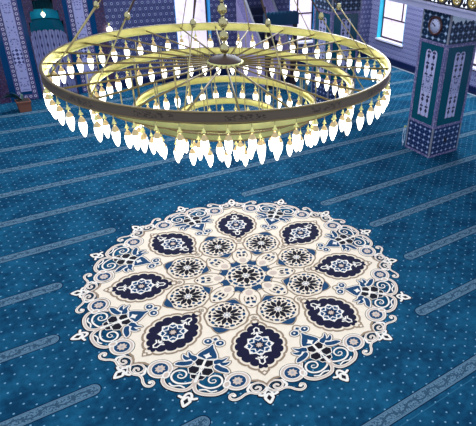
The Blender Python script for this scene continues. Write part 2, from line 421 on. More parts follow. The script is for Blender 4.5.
def column(xc0, yc0, label, clock=False):
    WX, WY = 1.02, 0.84
    root = empty('column', (xc0+WX/2, yc0+WY/2, 0)); tag(root, label, 'column', 'tiled square columns under the gallery')
    x0, x1, y0, y1 = xc0, xc0+WX, yc0, yc0+WY
    def P(b, name, label=None): return ch(b, name, root, label)
    def dress(b, z0, z1, my, mx, e):    # tile skins: left & back use material laid out along y, front along x
        b.box(x0-e, x0, y0-e, y1+e, z0, z1, my); b.box(x1, x1+e, y0-e, y1+e, z0, z1, my)
        b.box(x0, x1, y0-e, y0, z0, z1, mx); b.box(x0, x1, y1, y1+e, z0, z1, mx)
    b = MB(); b.box(x0+.01, x1-.01, y0+.01, y1-.01, 0, 3.46, M_WALLPLAIN); P(b, 'shaft')
    b = MB(); dress(b, 0.05, 0.78, CB['y'], CB['x'], .0); 
    b.bm.free(); b = MB()
    e = 0.012
    dress(b, 0.0, 0.80, M_CB['y'], M_CB['x'], e); P(b, 'base_tiles', 'navy tiles with white diamond stars')
    b = MB(); dress(b, 0.80, 2.76, M_TEAL, M_TEAL, e); P(b, 'teal_cladding')
    b = MB(); dress(b, 2.76, 3.45, M_CT['y'], M_CT['x'], e); P(b, 'top_tiles', 'navy tiles with large pale stars')
    b = MB(); g = e+.008
    for (zz0, zz1) in ((0.0, 0.05), (0.77, 0.83), (2.72, 2.79)):
        dress(b, zz0, zz1, M_LILACBAND, M_LILACBAND, g)
    w = 0.06
    for (cx, sx) in ((x0, 1), (x1, -1)):
        for (cy, sy) in ((y0, 1), (y1, -1)):
            xa, xb = sorted((cx-sx*g, cx+sx*w)); ya, yb = sorted((cy-sy*g, cy+sy*w))
            b.box(xa, xb, ya, yb, 0.83, 2.72, M_LILACBAND)
            xa, xb = sorted((cx-sx*g, cx+sx*.018)); ya, yb = sorted((cy-sy*g, cy+sy*.018))
            b.box(xa, xb, ya, yb, 0.05, 0.77, M_SILVER); b.box(xa, xb, ya, yb, 2.79, 3.44, M_SILVER)
    P(b, 'border_strips', 'lilac patterned border strips')
    h = e+.006
    def arch(c):
        pts = [(c-.170, .99), (c+.170, .99), (c+.175, 2.50)]
        pts += [(c+.090+.080*cos(a), 2.52+.075*sin(a)) for a in [pi*i/8 for i in range(0, 7)]]
        pts += [(c, 2.53)]
        pts += [(c-.090+.080*cos(a), 2.52+.075*sin(a)) for a in [pi*i/8 for i in range(2, 9)]]
        pts += [(c-.175, 2.50)]
        return pts
    cy, cx = (y0+y1)/2-.01, (x0+x1)/2
    key = ('y', round(cy, 2)); my = orn_mat('lavender_ornament_y', 'y', cy); mx = orn_mat('lavender_ornament_x', 'x', cx)
    for s_, (ax, a0, a1, c, mt) in enumerate((('x', x0-h, x0-e, cy, my), ('x', x1+e, x1+h, cy, my), ('y', y0-h, y0-e, cx, mx), ('y', y1+e, y1+h, cx, mx))):
        b = MB(); b.prism(arch(c), ax, a0, a1, mt); P(b, 'ornament_panel', 'lavender panel with dark floral ornament')
    return root
CB = M_CB
column(9.66, 8.20, 'square teal and navy tiled column with a round clock on its upper face')
column(9.66, 12.55, 'square teal and navy tiled column seen through the chandelier beside the window')
# window glare built as a ragged white sheet on the near column
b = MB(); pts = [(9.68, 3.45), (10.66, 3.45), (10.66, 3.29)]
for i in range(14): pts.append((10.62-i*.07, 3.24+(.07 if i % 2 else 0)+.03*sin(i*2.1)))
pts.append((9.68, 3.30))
b.prism(pts, 'y', 8.17, 8.186, M_SNOW); tag(b.build('glare_patch'), 'white ragged patch of painted glare at the top of the clock column under the gallery', 'painted glare')

# clock on the column
ck = empty('wall_clock', (9.646, 8.62, 3.13)); tag(ck, 'round wall clock with dark wooden rim on the tiled column', 'clock')
def axx(b):   # lathe made around z, turn to face -x
    bmesh.ops.rotate(b.bm, verts=b.bm.verts, cent=(0,0,0), matrix=Matrix.Rotation(-pi/2, 3, 'Y')); return b
b = MB(); b.lathe([(0.155, 0.0), (0.21, 0.0), (0.215, 0.03), (0.19, 0.045), (0.165, 0.035), (0.155, 0.018)], flat('dark_brown_clock_rim', (0.07, 0.018, 0.012), 0.3), 40); axx(b); o = b.build('rim'); o.parent = ck
b = MB(); b.lathe([(0.0, 0.02), (0.16, 0.02), (0.16, 0.0), (0.0, 0.0)], flat('clock_dial', (0.62, 0.60, 0.78), 0.4, mott=0.04), 40); axx(b)
o = b.build('dial'); o.parent = ck
for i in range(12):
    a = i*pi/6; b = MB(); b.box(-0.025, -0.019, -.004, .004, .122, .142, M_IRON)
    bmesh.ops.rotate(b.bm, verts=b.bm.verts, cent=(0,0,0), matrix=Matrix.Rotation(a, 3, 'X')); o = b.build('hour_mark'); o.parent = ck
b = MB(); b.tube((-.028, 0, 0), (-.028, .10, .055), .008, M_IRON, 6); b.tube((-.030, 0.0, 0), (-.030, .055, .045), .010, M_IRON, 6); b.tube((-.02, 0, 0), (-.034, 0, 0), .014, M_IRON, 10)
o = b.build('hands'); o.parent = ck

# power socket and prayer beads on the near column
b = MB(); b.box(10.12, 10.20, 8.168, 8.188, 0.34, 0.46, M_IRON, .004); b.box(10.15, 10.17, 8.160, 8.170, 0.37, 0.43, M_WOODDK); tag(b.build('power_socket'), 'small black power socket low on the clock column', 'socket')
pb = empty('prayer_beads', (9.60, 9.075, 0.52)); tag(pb, 'pale string of prayer beads hanging from a brass hook beside the clock column', 'prayer beads')
b = MB(); b.tube((0.045, 0, .04), (-.03, 0, .04), .012, M_BRASS); b.lathe([(0, -.03), (.022, -.02), (.03, 0), (.022, .02), (0, .03)], M_BRASS, 12, (-.03, 0, .04)); o = b.build('hook'); o.parent = pb
b = MB(); mbead = flat('white_bead', (0.72, 0.78, 0.88), 0.3)
for i in range(34):
    a = 2*pi*i/34; px, pz = .035*sin(a), -.20+.21*cos(a)
    b.lathe([(0, -.013), (.010, -.008), (.013, 0), (.010, .008), (0, .013)], mbead, 8, (-.03, px, pz))
for k_ in (-.012, 0, .012): b.tube((-.03, 0, -.41), (-.03, k_, -.48), .005, mbead, 5)
o = b.build('beads'); o.parent = pb

# ------------------------------------------------------------------ mihrab
mh = empty('mihrab', (MC, YW, 0)); tag(mh, 'prayer niche with teal hood and lavender fluted wall between tall tiled borders', 'prayer niche')
YF = YW-0.03
def mp(b, name, label=None): return ch(b, name, mh, label)
q = Mat('lavender_fluted_tile', 0.35); x, y, z = q.xyz()
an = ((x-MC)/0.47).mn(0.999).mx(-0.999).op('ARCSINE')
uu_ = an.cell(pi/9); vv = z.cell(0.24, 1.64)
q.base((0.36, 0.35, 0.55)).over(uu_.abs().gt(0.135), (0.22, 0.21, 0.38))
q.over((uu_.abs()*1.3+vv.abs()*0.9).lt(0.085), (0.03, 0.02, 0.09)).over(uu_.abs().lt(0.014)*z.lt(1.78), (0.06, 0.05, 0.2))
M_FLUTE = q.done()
# niche wall with scalloped top
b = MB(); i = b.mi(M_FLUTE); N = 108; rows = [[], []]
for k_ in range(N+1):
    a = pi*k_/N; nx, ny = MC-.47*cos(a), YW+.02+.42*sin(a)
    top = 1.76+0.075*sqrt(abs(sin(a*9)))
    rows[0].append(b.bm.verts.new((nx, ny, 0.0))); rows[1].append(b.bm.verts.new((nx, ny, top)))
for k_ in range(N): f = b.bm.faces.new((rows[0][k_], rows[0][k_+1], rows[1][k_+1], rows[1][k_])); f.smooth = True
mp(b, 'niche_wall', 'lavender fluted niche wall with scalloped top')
b = MB(); b.lathe([(.485, 0), (.485, 2.9)], M_DARKTEAL, 40, (MC, YW+.02, 0), 0, pi); b.lathe([(.485, 2.9), (0, 2.9)], M_DARKTEAL, 40, (MC, YW+.02, 0), 0, pi); mp(b, 'niche_backing')
b = MB(); b.lathe([(.455, 1.80), (.44, 1.94), (.405, 2.10), (.40, 2.13), (.35, 2.15)], M_TEAL_HOOD, 40, (MC, YW+.03, 0), 0, pi); mp(b, 'hood_tier', 'dark teal lower tier of the hood')
b = MB(); b.lathe([(.385, 2.15), (.38, 2.28), (.345, 2.40), (.30, 2.42)], M_TEAL_LIGHT, 40, (MC, YW+.03, 0), 0, pi); mp(b, 'hood_tier', 'glossy light teal upper tier of the hood')
b = MB(); b.lathe([(.27, 2.42), (.25, 2.6), (.12, 2.8), (0, 2.88)], M_DARKTEAL, 45, (MC, YW+.03, 0), 0, pi, 18, .08); mp(b, 'hood_cap', 'dark green scalloped cap of the hood')
# lace frame with stepped opening
b = MB()
for s_ in (-1, 1):
    for (d0, d1, z0, z1) in ((.47, .50, 0, 1.78), (.44, .50, 1.78, 2.14), (.37, .50, 2.14, 2.42), (.26, .50, 2.42, 2.70), (.12, .50, 2.70, 2.86)):
        xa, xb = sorted((MC+s_*d0, MC+s_*d1)); b.box(xa, xb, YF-.005, YW+.04, z0, z1, M_LACE)
b.box(MC-.5, MC+.5, YF-.005, YW+.04, 2.86, 4.4, M_LACE)
mp(b, 'floral_frame', 'dark red floral tile around the hood')
M_ROS = {}
for s_ in (-1, 1):
    def strip(d0, d1, z0, z1, mt, name, y=YF, label=None):
        xa, xb = sorted((MC+s_*d0, MC+s_*d1)); b = MB(); b.box(xa, xb, y, YW, z0, z1, mt); return mp(b, name, label)
    strip(.50, .62, 0, 4.4, M_BLUESTRIP, 'glazed_strip', label='glossy blue strip')
    def ros(c): return bandmat('rosette_border', 'x', MC+s_*c, 0.125, (0.07, 0.06, 0.16), (0.58, 0.50, 0.60), (0.05, 0.03, 0.12), 0.056)
    strip(.62, .76, .18, 4.4, ros(.69), 'rosette_border'); strip(1.04, 1.17, .18, 4.4, ros(1.105), 'rosette_border')
    # bottom run of rosettes
    qb = Mat('rosette_border_bottom', 0.35); x, y, z = qb.xyz(); D = hyp(x.cell(.125, MC+s_*.69), z-.11)
    qb.base((0.07, 0.06, 0.16)).over(D.lt(.056), (0.05, .03, .12)).over(D.lt(.04), (.58, .50, .60)).over(D.lt(.02), (.05, .03, .12))
    strip(.62, 1.17, .02, .18, qb.done(), 'rosette_border')
    strip(.76, 1.04, .18, .27, M_BLUESTRIP, 'glazed_strip')
    qp = Mat('arabesque_panel', 0.35); x, y, z = qp.xyz(); u = (x-(MC+s_*.90)).abs()
    nz = qp.voro(qp.vec(u, z, 0.0), 17); low = z.lt(1.52-u*0.9)*z.gt(1.05); 
    qp.base((0.36, 0.34, 0.55)).over(nz.lt(.34), (0.06, 0.06, 0.18)).over(nz.lt(.16), (0.40, .37, .56))
    lat = (u.cell(.11)).abs()+(z.cell(.11)).abs()
    qp.over(low, (0.46, .44, .66)).over(low*lat.lt(.052), (0.03, .03, .12))
    qp.over(((z+u*0.9-1.55).abs()).lt(.018), (0.36, .34, .54)).over(u.gt(.125), (0.36, .34, .52))
    strip(.76, 1.04, .27, 4.4, qp.done(), 'arabesque_panel', YF-.012, 'pale lilac panel with arabesque pattern')
    strip(1.17, 1.33, 0, 4.4, M_BLUESTRIP, 'glazed_strip', label='glossy blue strip')
    strip(1.33, 1.62, 0, 4.4, M_LACE, 'floral_frame', label='dark red floral tile')

# white highlights by the niche, modelled as small added glowing bodies
def small_glint(name, loc, r, label):
    root = empty(name, loc); tag(root, label, 'highlight')
    b = MB(); b.tube((0, 0, r*1.2), (0, 0, r*2.4), r*.25, M_BRASS, 8); b.tube((0, 0, r*2.2), (0, .12, r*2.2), r*.2, M_BRASS, 8); o = b.build('glint_arm'); o.parent = root
    b = MB(); b.lathe([(0, -1.3*r), (.5*r, -.9*r), (r, 0), (.8*r, .8*r), (.3*r, 1.2*r), (0, 1.25*r)], M_BULB_AND_GLINT, 16); o = b.build('glint_body'); o.parent = root
small_glint('niche_glint', (MC+.01, YW+.24, 2.27), .055, 'small bright white highlight modelled as a glowing body inside the teal hood of the prayer niche')
small_glint('wall_glint', (MC+1.66, YW-.12, 1.80), .085, 'small bright highlight modelled as a glowing body on the star tiled wall right of the prayer niche')

# planter at the foot of the niche
pl = empty('potted_plant', (1.93, 16.28, 0)); tag(pl, 'potted plant with long dark leaves in a square terracotta planter by the niche', 'potted plant')
b = MB(); mt = flat('terracotta', (0.17, 0.055, 0.03), 0.7)
b.prism([(-.14, 0), (.14, 0), (.165, .26), (-.165, .26)], 'y', -.15, .15, mt); b.box(-.18, .18, -.17, .17, .24, .29, mt, .008); o = b.build('planter'); o.parent = pl
b = MB(); b.box(-.15, .15, -.14, .14, .275, .295, flat('potting_soil', (.02, .012, .008), .9)); o = b.build('soil'); o.parent = pl
b = MB(); ml = flat('dark_green_leaf', (0.008, 0.05, 0.03), 0.4); gi = b.mi(ml)
for k_ in range(13):
    a = pi*(0.72+0.55*random.random()) if k_ < 10 else random.uniform(0, 2*pi); L = random.uniform(.35, .62) if k_ < 10 else .3
    prev = None
    for j in range(9):
        t_ = j/8; r_ = L*t_; zz = .28+.30*sin(t_*2.2)*random.choice((1,))*(.5+.08*(k_ % 5)); w_ = .032*sin(pi*min(1, t_*.9+.1))+.004
        c_ = Vector((cos(a)*r_, sin(a)*r_*.6, zz)); n_ = Vector((-sin(a), cos(a), .3)).normalized()*w_
        cur = (b.bm.verts.new(c_-n_), b.bm.verts.new(c_+Vector((0,0,-.012))), b.bm.verts.new(c_+n_))
        if prev:
            for e_ in range(2): f = b.bm.faces.new((prev[e_], prev[e_+1], cur[e_+1], cur[e_])); f.material_index = gi; f.smooth = True
        prev = cur
o = b.build('leaves'); o.parent = pl

# ------------------------------------------------------------------ minbar (stepped pulpit)
AX, BX, GYm = 9.05, 10.15, 15.10
mbm = empty('minbar', ((AX+BX)/2, GYm, 0)); tag(mbm, 'stepped pulpit with lilac side, dark stairs and scalloped teal crest over its gate', 'pulpit')
def bp(b, name, label=None): return ch(b, name, mbm, label)
def zs(y): return .30+1.15*(y-15.25)
yE = YW-.01
for xa, nm in ((AX, 1), (BX-.06, 0)):
    b = MB(); b.prism([(GYm+.12, 0), (yE, 0), (yE, zs(yE)+.02), (15.25, .32), (GYm+.12, .32)], 'x', xa, xa+.06, M_PINKLILAC); bp(b, 'side_panel', 'pale lilac side panel')
    b = MB(); b.prism([(GYm+.12, .32), (15.25, .32), (yE, zs(yE)+.02), (yE, zs(yE)+.74), (15.25, 1.0), (GYm+.12, .95)], 'x', xa+.005, xa+.055, M_LILAC); bp(b, 'balustrade', 'lilac floral balustrade')
    b = MB(); b.prism([(GYm+.12, .95), (15.25, 1.0), (yE, zs(yE)+.74), (yE, zs(yE)+.79), (15.25, 1.05), (GYm+.12, 1.0)], 'x', xa-.01, xa+.07, M_SILVER); bp(b, 'handrail', 'pale handrail')
b = MB(); nst = 9; yy = 15.25
for k_ in range(nst):
    y0_ = 15.25+k_*(yE-15.25)/nst; b.box(AX+.06, BX-.06, y0_, yE, zs(15.25)+(k_-1)*(zs(yE)-.3)/nst if k_ else 0, zs(15.25)+k_*(zs(yE)-.3)/nst, M_STAIR)
bp(b, 'stairs', 'dark navy carpeted stairs')
for xa in (AX-.03, BX-.13):
    b = MB(); b.box(xa, xa+.16, GYm-.04, GYm+.12, 0, 2.02, M_WOODDK, .01); bp(b, 'gate_post', 'black gate post')
b = MB(); pts = [(AX-.06, 2.0), (BX+.06, 2.0), (BX+.06, 2.30)]
nb = 9
for k_ in range(nb):
    c_ = BX+.06-(k_+.5)*(BX-AX+.12)/nb; rr_ = (BX-AX+.12)/nb/2
    pts += [(c_+rr_*cos(a), 2.29+rr_*1.5*sin(a)) for a in (pi*.15, pi*.35, pi*.5, pi*.65, pi*.85)]
pts.append((AX-.06, 2.30))
b.prism(pts, 'y', GYm-.06, GYm+.14, M_CREST); bp(b, 'crest', 'scalloped teal crest')
b = MB(); pts = [(AX+.13, 2.0), (BX-.13, 2.0), (BX-.13, 1.55)]
cc = (AX+BX)/2; pts += [(cc+.34*cos(a), 1.55+.30*sin(a)) for a in [pi*j/12 for j in range(0, 13)]]; pts += [(AX+.13, 1.55)]
b.prism(pts, 'y', GYm, GYm+.06, M_LILAC); bp(b, 'gate_arch', 'lilac arch above the gate')
b = MB(); b.torus((cc, GYm-.005, 1.80), .12, .02, M_SNOW, 'y', 28); b.torus((cc, GYm-.005, 1.80), .05, .015, M_SNOW, 'y', 20); bp(b, 'arch_medallion')
b = MB(); b.box(AX+.13, cc-.02, GYm+.01, GYm+.05, .05, 1.35, M_LILAC); bp(b, 'gate_leaf', 'lilac gate leaf')

# ------------------------------------------------------------------ carpet medallion
class Rug:
    def __init__(s): s.b = MB(); s.n = 0
    def z(s, layer): s.n += 1; return 0.002+layer*0.0007+(s.n % 23)*0.00002
    def fill(s, pts, mt, layer):
        zz = s.z(layer); i = s.b.mi(mt); V = [s.b.bm.verts.new((p[0], p[1], zz)) for p in pts]
        for t in tessellate_polygon([[Vector((p[0], p[1], 0)) for p in pts]]):
            try: f = s.b.bm.faces.new([V[q_] for q_ in t])
            except ValueError: continue
            f.material_index = i
            if f.normal.z < 0 or (f.normal_update() or f.normal.z < 0): f.normal_flip()
    def stroke(s, pts, w, mt, layer, closed=False, taper=False):
        zz = s.z(layer); i = s.b.mi(mt); n = len(pts); P = [Vector((p[0], p[1])) for p in pts]; L = []
        for k in range(n):
            a = P[(k-1) % n] if (closed or k) else P[0]; c = P[(k+1) % n] if (closed or k < n-1) else P[-1]
            t = (c-a); t = t.normalized() if t.length > 1e-9 else Vector((1, 0)); nn = Vector((-t.y, t.x))
            ww = w*(0.35+0.65*min(1, k/(n*.5))) if taper else w
            L.append((s.b.bm.verts.new((*(P[k]+nn*ww/2), zz)), s.b.bm.verts.new((*(P[k]-nn*ww/2), zz))))
        for k in range(n if closed else n-1):
            A, B = L[k], L[(k+1) % n]; f = s.b.bm.faces.new((A[0], A[1], B[1], B[0])); f.material_index = i
        if not closed:
            for e in (0, n-1):
                ww = w*.35 if (taper and e == 0) else w
                s.disc(P[e], ww/2, mt, layer, 10)
    def disc(s, c, r, mt, layer, n=20): s.fill([(c[0]+r*cos(2*pi*k/n), c[1]+r*sin(2*pi*k/n)) for k in range(n)], mt, layer)
def cr(pts, closed=False, sub=6):       # Catmull-Rom
    n = len(pts); out = []
    rng = range(n if closed else n-1)
    g = (lambda i: pts[i % n]) if closed else (lambda i: pts[max(0, min(n-1, i))])
    for i in rng:
        p0, p1, p2, p3 = g(i-1), g(i), g(i+1), g(i+2)
        for j in range(sub):
            t = j/sub
            out.append(tuple(0.5*((2*p1[a])+(-p0[a]+p2[a])*t+(2*p0[a]-5*p1[a]+4*p2[a]-p3[a])*t*t+(-p0[a]+3*p1[a]-3*p2[a]+p3[a])*t**3) for a in (0, 1)))
    if not closed: out.append(tuple(pts[-1]))
    return out
rug = Rug(); PH = radians(67.4776)
def fr_(ang):                           # frame: (r,t) -> world
    ca, sa = cos(ang), sin(ang)
    return lambda p: (MX+p[0]*ca-p[1]*sa, MY+p[0]*sa+p[1]*ca)
def both(pts): return [(p[0], -p[1]) for p in pts]
def lobed(cusps, bulge):                # scalloped outline: cusps on one side, mirrored
    full = cusps+[(r, -t) for r, t in cusps[-2:0:-1]]
    out = []; n = len(full)
    cen = (sum(p[0] for p in full)/n, 0)
    for k in range(n):
        a, c = Vector(full[k]), Vector(full[(k+1) % n]); dd_ = c-a; nn = Vector((-dd_.y, dd_.x)).normalized()
        mid = (a+c)/2
        if nn.dot(mid-Vector(cen)) < 0: nn = -nn
        for j in range(7):
            t = j/7; out.append(tuple(a+dd_*t+nn*bulge*sqrt(max(0, sin(pi*t)))))
    return out
LB, LO, LT, LF, LW, LN, LX, LY = 2, 1, 3, 4, 6, 5, 7, 8
A_cart = [(1.185, 0), (1.235, .035), (1.345, .13), (1.435, .245), (1.56, .295), (1.70, .30), (1.83, .265), (1.94, .165), (2.02, .055), (2.065, 0)]
def scale_about(pts, c, f, g=None): g = g or f; return [(c+(p[0]-c)*f, p[1]*g) for p in pts]
edgeA = [(2.375, 0), (2.315, .045), (2.275, .11), (2.265, .19), (2.20, .225), (2.13, .245), (2.095, .30), (2.085, .37)]
edgeB = [(2.09, -.42), (2.115, -.34), (2.10, -.24), (2.10, -.10), (2.10, 0)]
def rotp(p, a): return (p[0]*cos(a)-p[1]*sin(a), p[0]*sin(a)+p[1]*cos(a))
half = edgeA+[rotp(p, pi/8) for p in edgeB]
# cream field
outline = []
for k in range(8):
    a = PH+k*pi/4
    seq = [rotp(p, a) for p in [(r, -t) for r, t in half[::-1]][:-1]+half[:-1]]
    outline += seq
outline = [(MX+p[0], MY+p[1]) for p in outline]
rug.fill(outline, M_CREAM, 0)
rug.stroke(outline, .035, M_TAN, LT, True)
for k in range(8):
    A = fr_(PH-k*pi/4); B = fr_(PH-k*pi/4-pi/8)
    def mapA(pts): return [A(p) for p in pts]
    def mapB(pts): return [B(p) for p in pts]
    # --- cartouche
    tan = lobed([((1.62+(r-1.62)*1.17), t*1.19+(.0 if t else 0)) for r, t in A_cart], .03)
    rug.stroke(mapA(tan), .032, M_TAN, LT, True)
    nav = lobed(A_cart, .042); rug.fill(mapA(nav), M_NAVY, LF)
    cc_ = 1.645
    st = [(cc_+(.20 if j % 2 == 0 else .155)*cos(j*pi/8), (.20 if j % 2 == 0 else .155)*sin(j*pi/8)) for j in range(16)]
    rug.fill(mapA(st), M_BLUE, LN); rug.stroke(mapA(st), .026, M_WHITE, LW, True)
    s2 = [(cc_+(.150 if j % 2 else .095)*cos(j*pi/8), (.150 if j % 2 else .095)*sin(j*pi/8)) for j in range(16)]
    rug.stroke(mapA(s2), .024, M_WHITE, LW, True)
    rug.fill(mapA([(cc_+(.085 if j % 2 else .06)*cos(j*pi/8), (.085 if j % 2 else .06)*sin(j*pi/8)) for j in range(16)]), M_NAVY, LW)
    rug.fill(mapA([(cc_+(.055 if j % 2 else .03)*cos(j*pi/8), (.055 if j % 2 else .03)*sin(j*pi/8)) for j in range(16)]), M_BEIGE, LY)
    for j in range(8):
        an_ = j*pi/4; rug.disc(A((cc_+.175*cos(an_), .175*sin(an_))), .020, M_WHITE, LX, 8)
    for sg in (-1, 1):                  # arrow flowers on the axis
        b0 = cc_+sg*.20
        rug.stroke(mapA([(b0, 0), (b0+sg*.05, 0)]), .03, M_WHITE, LW)
        rug.stroke(mapA([(b0+sg*.045, -.075), (b0+sg*.07, -.035), (b0+sg*.135, -.035), (b0+sg*.165, 0), (b0+sg*.135, .035), (b0+sg*.07, .035), (b0+sg*.045, .075)]), .022, M_WHITE, LW)
        rug.stroke(mapA([(b0+sg*.03, -.045), (b0+sg*.06, 0), (b0+sg*.03, .045)]), .022, M_WHITE, LX)
        rug.disc(A((b0+sg*.10, 0)), .018, M_NAVY, LX, 10)
    # small diamonds at both ends
    for (c_, s_) in ((2.165, .052), (1.065, .05)):
        rug.fill(mapA([(c_-s_, 0), (c_, s_), (c_+s_, 0), (c_, -s_)]), M_TAN, LF); rug.fill(mapA([(c_-s_*.5, 0), (c_, s_*.5), (c_+s_*.5, 0), (c_, -s_*.5)]), M_CREAM, LN)
    rug.disc(A((1.065, 0)), .012, M_NAVY, LX, 8)
    rug.stroke(mapA(cr([(1.14, -.12), (1.09, -.09), (1.03, -.09), (0.985, 0), (1.03, .09), (1.09, .09), (1.14, .12)])), .022, M_TAN, LT)
    # --- tip flower (even)
    def tipflower(MP, o):
        rug.stroke(MP(cr([(2.53+o, .115), (2.535+o, .06), (2.48+o, .035), (2.455+o, 0), (2.48+o, -.035), (2.535+o, -.06), (2.53+o, -.115)])), .062, M_BLACK, LO)
        rug.fill(MP(cr([(2.50+o, 0), (2.55+o, .07), (2.60+o, .078), (2.70+o, 0), (2.60+o, -.078), (2.55+o, -.07)], True)), M_BLACK, LO)
        rug.stroke(MP(cr([(2.52+o, .115), (2.535+o, .06), (2.48+o, .035), (2.455+o, 0), (2.48+o, -.035), (2.535+o, -.06), (2.52+o, -.115)])), .034, M_WHITE, LB)
        rug.fill(MP(cr([(2.505+o, 0), (2.55+o, .058), (2.60+o, .062), (2.68+o, 0), (2.60+o, -.062), (2.55+o, -.058)], True)), M_WHITE, LT)
        rug.fill(MP([(2.535+o, 0), (2.585+o, .033), (2.635+o, 0), (2.585+o, -.033)]), M_BLACK, LF)
    tipflower(mapA, 0.0); tipflower(mapB, 0.055)
    # --- volutes and tails either side of the axis A
    for sg in (1, -1):
        def mA(pts): return mapA([(p[0], p[1]*sg) for p in pts])
        def mB(pts): return mapB([(p[0], p[1]*sg) for p in pts])
        vol = cr([(2.40, 0), (2.335, .05), (2.315, .12), (2.34, .19), (2.40, .205), (2.45, .165), (2.445, .105), (2.405, .085), (2.385, .12), (2.40, .145)])
        rug.stroke(mA(vol), .062, M_BLACK, LO); rug.stroke(mA(vol), .031, M_WHITE, LB)
        tail = cr([(2.41, 0), (2.475, .06), (2.488, .14), (2.46, .22), (2.475, .29), (2.515, .35), (2.535, .42), (2.505, .475), (2.455, .475), (2.44, .435), (2.47, .415)])
        rug.stroke(mA(tail), .058, M_BLACK, LO); rug.stroke(mA(tail), .036, M_WHITE, LB); rug.stroke(mA(vol), .013, M_BEIGE, LT); rug.stroke(mA(tail[4:-4]), .015, M_BEIGE, LT)
        rug.disc(mA([(2.465, .425)])[0], .026, M_WHITE, LB, 12)
        rug.stroke(mA(cr([(2.33, .20), (2.40, .25), (2.44, .24)])), .035, M_WHITE, LB)
        # circle with star
        c = (2.235, .36)
        circ = [(c[0]+.128*cos(a), c[1]+.138*sin(a)) for a in [2*pi*j/28 for j in range(28)]]
        rug.stroke(mA(circ), .082, M_BLACK, LO, True); rug.fill(mA(circ), M_BLUE, LB)
        rug.stroke(mA(circ), .032, M_BEIGE, LT, True); rug.stroke(mA([(c[0]+(p[0]-c[0])*1.17, c[1]+(p[1]-c[1])*1.17) for p in circ]), .016, M_WHITE, LF, True)
        rug.stroke(mA([(c[0]+(p[0]-c[0])*.83, c[1]+(p[1]-c[1])*.83) for p in circ]), .012, M_WHITE, LF, True)
        rug.fill(mA([(c[0]+(.072 if j % 2 else .05)*cos(j*pi/8), c[1]+(.072 if j % 2 else .05)*sin(j*pi/8)) for j in range(16)]), M_BEIGE, LF)
        rug.disc(mA([c])[0], .022, M_GREYP, LN, 10)
        # big scroll rim (frame B)
        rim = cr([(2.12, .33), (2.20, .385), (2.27, .40), (2.34, .42), (2.40, .40), (2.46, .33), (2.485, .24), (2.49, .15), (2.47, .07), (2.41, .02), (2.34, 0)])
        rug.stroke(mB(rim), .085, M_BLACK, LO); rug.stroke(mB(rim), .052, M_WHITE, LB); rug.stroke(mB(rim), .030, M_BEIGE, LT)
        spi = cr([(2.20, .215), (2.235, .195), (2.27, .215), (2.272, .25), (2.245, .283), (2.205, .275), (2.172, .23), (2.175, .165), (2.215, .115), (2.27, .105), (2.325, .145), (2.365, .20), (2.375, .26), (2.345, .315), (2.28, .338), (2.22, .325)])
        spi = cr([(2.255, .20), (2.24, .232), (2.262, .255), (2.292, .24), (2.30, .195), (2.27, .158), (2.215, .158), (2.178, .20), (2.175, .265), (2.215, .32), (2.285, .335), (2.35, .295), (2.385, .22), (2.38, .14), (2.35, .06), (2.31, .02)])
        rug.stroke(mB(spi), .040, M_BLACK, LO, taper=True); rug.stroke(mB(spi), .027, M_WHITE, LT, taper=True)
        rug.stroke(mB(cr([(2.44, .10), (2.42, .17), (2.44, .25), (2.41, .31)])), .022, M_WHITE, LT)
        nd = [(2.285+.052*cos(a), .405+.040*sin(a)) for a in [2*pi*j/16 for j in range(16)]]
        rug.stroke(mB(nd), .022, M_WHITE, LN, True); rug.fill(mB(nd), M_BEIGE, LF)
        # blue leaves with pale outline
        for lf in ([(2.09, .37), (2.035, .33), (2.015, .25), (1.985, .17), (2.035, .155), (2.075, .205), (2.095, .28)],
                   [(1.835, .275), (1.885, .215), (1.895, .155), (1.945, .105), (1.985, .145), (1.96, .195), (1.915, .245)],
                   [(1.945, .20), (1.93, .27), (1.90, .325), (1.96, .305), (1.99, .25)]):
            P_ = cr(lf, True, 4); rug.stroke(mB(P_), .062, M_TAN, LT, True); rug.stroke(mB(P_), .032, M_WHITE, LF, True); rug.fill(mB(P_), M_BLUE, LN)
        # navy quads
        for qd in ([(1.935, .012), (1.925, .105), (2.005, .130), (2.062, .075), (2.045, .012)],
                   [(2.075, .03), (2.065, .135), (2.12, .175), (2.20, .135), (2.20, .045), (2.14, .015)],
                   [(2.205, .018), (2.215, .105), (2.275, .08), (2.29, .018)]):
            rug.fill(mB(qd), M_BLACK, LX); rug.stroke(mB(qd), .013, M_WHITE, LY, True)
        # trefoil lobes
        tf = cr([(1.585, .03), (1.545, .075), (1.56, .125), (1.605, .14), (1.64, .105), (1.635, .05)], True, 4)
        rug.stroke(mB(tf), .065, M_TAN, LT, True); rug.stroke(mB(tf), .035, M_WHITE, LF, True); rug.fill(mB(tf), M_BLUE, LN); rug.disc(mB([(1.59, .09)])[0], .018, M_WHITE, LW, 8)
    # blue field between the scrolls (pile the colour of the carpet, under the lines)
    bell = cr([(1.64, 0), (1.70, .03), (1.76, .075), (1.83, .12), (1.88, .13), (1.90, .075), (1.92, .02), (1.92, -.02), (1.90, -.075), (1.88, -.13), (1.83, -.12), (1.76, -.075), (1.70, -.03)], True, 4)
    rug.stroke(mapB(bell), .062, M_TAN, LT, True); rug.stroke(mapB(bell), .032, M_WHITE, LF, True); rug.fill(mapB(bell), M_BLUE, LN)
    rug.fill(mapB([(1.80, 0), (1.835, .022), (1.86, .06), (1.885, .022), (1.92, 0), (1.885, -.022), (1.86, -.06), (1.835, -.022)]), M_WHITE, LW)
    rug.stroke(mapB([(1.93, 0), (2.33, 0)]), .022, M_WHITE, LY); rug.disc(B((2.065, 0)), .034, M_WHITE, LY, 10); rug.disc(B((2.315, 0)), .05, M_BEIGE, LX, 12); rug.disc(B((2.315, 0)), .022, M_WHITE, LY, 10)
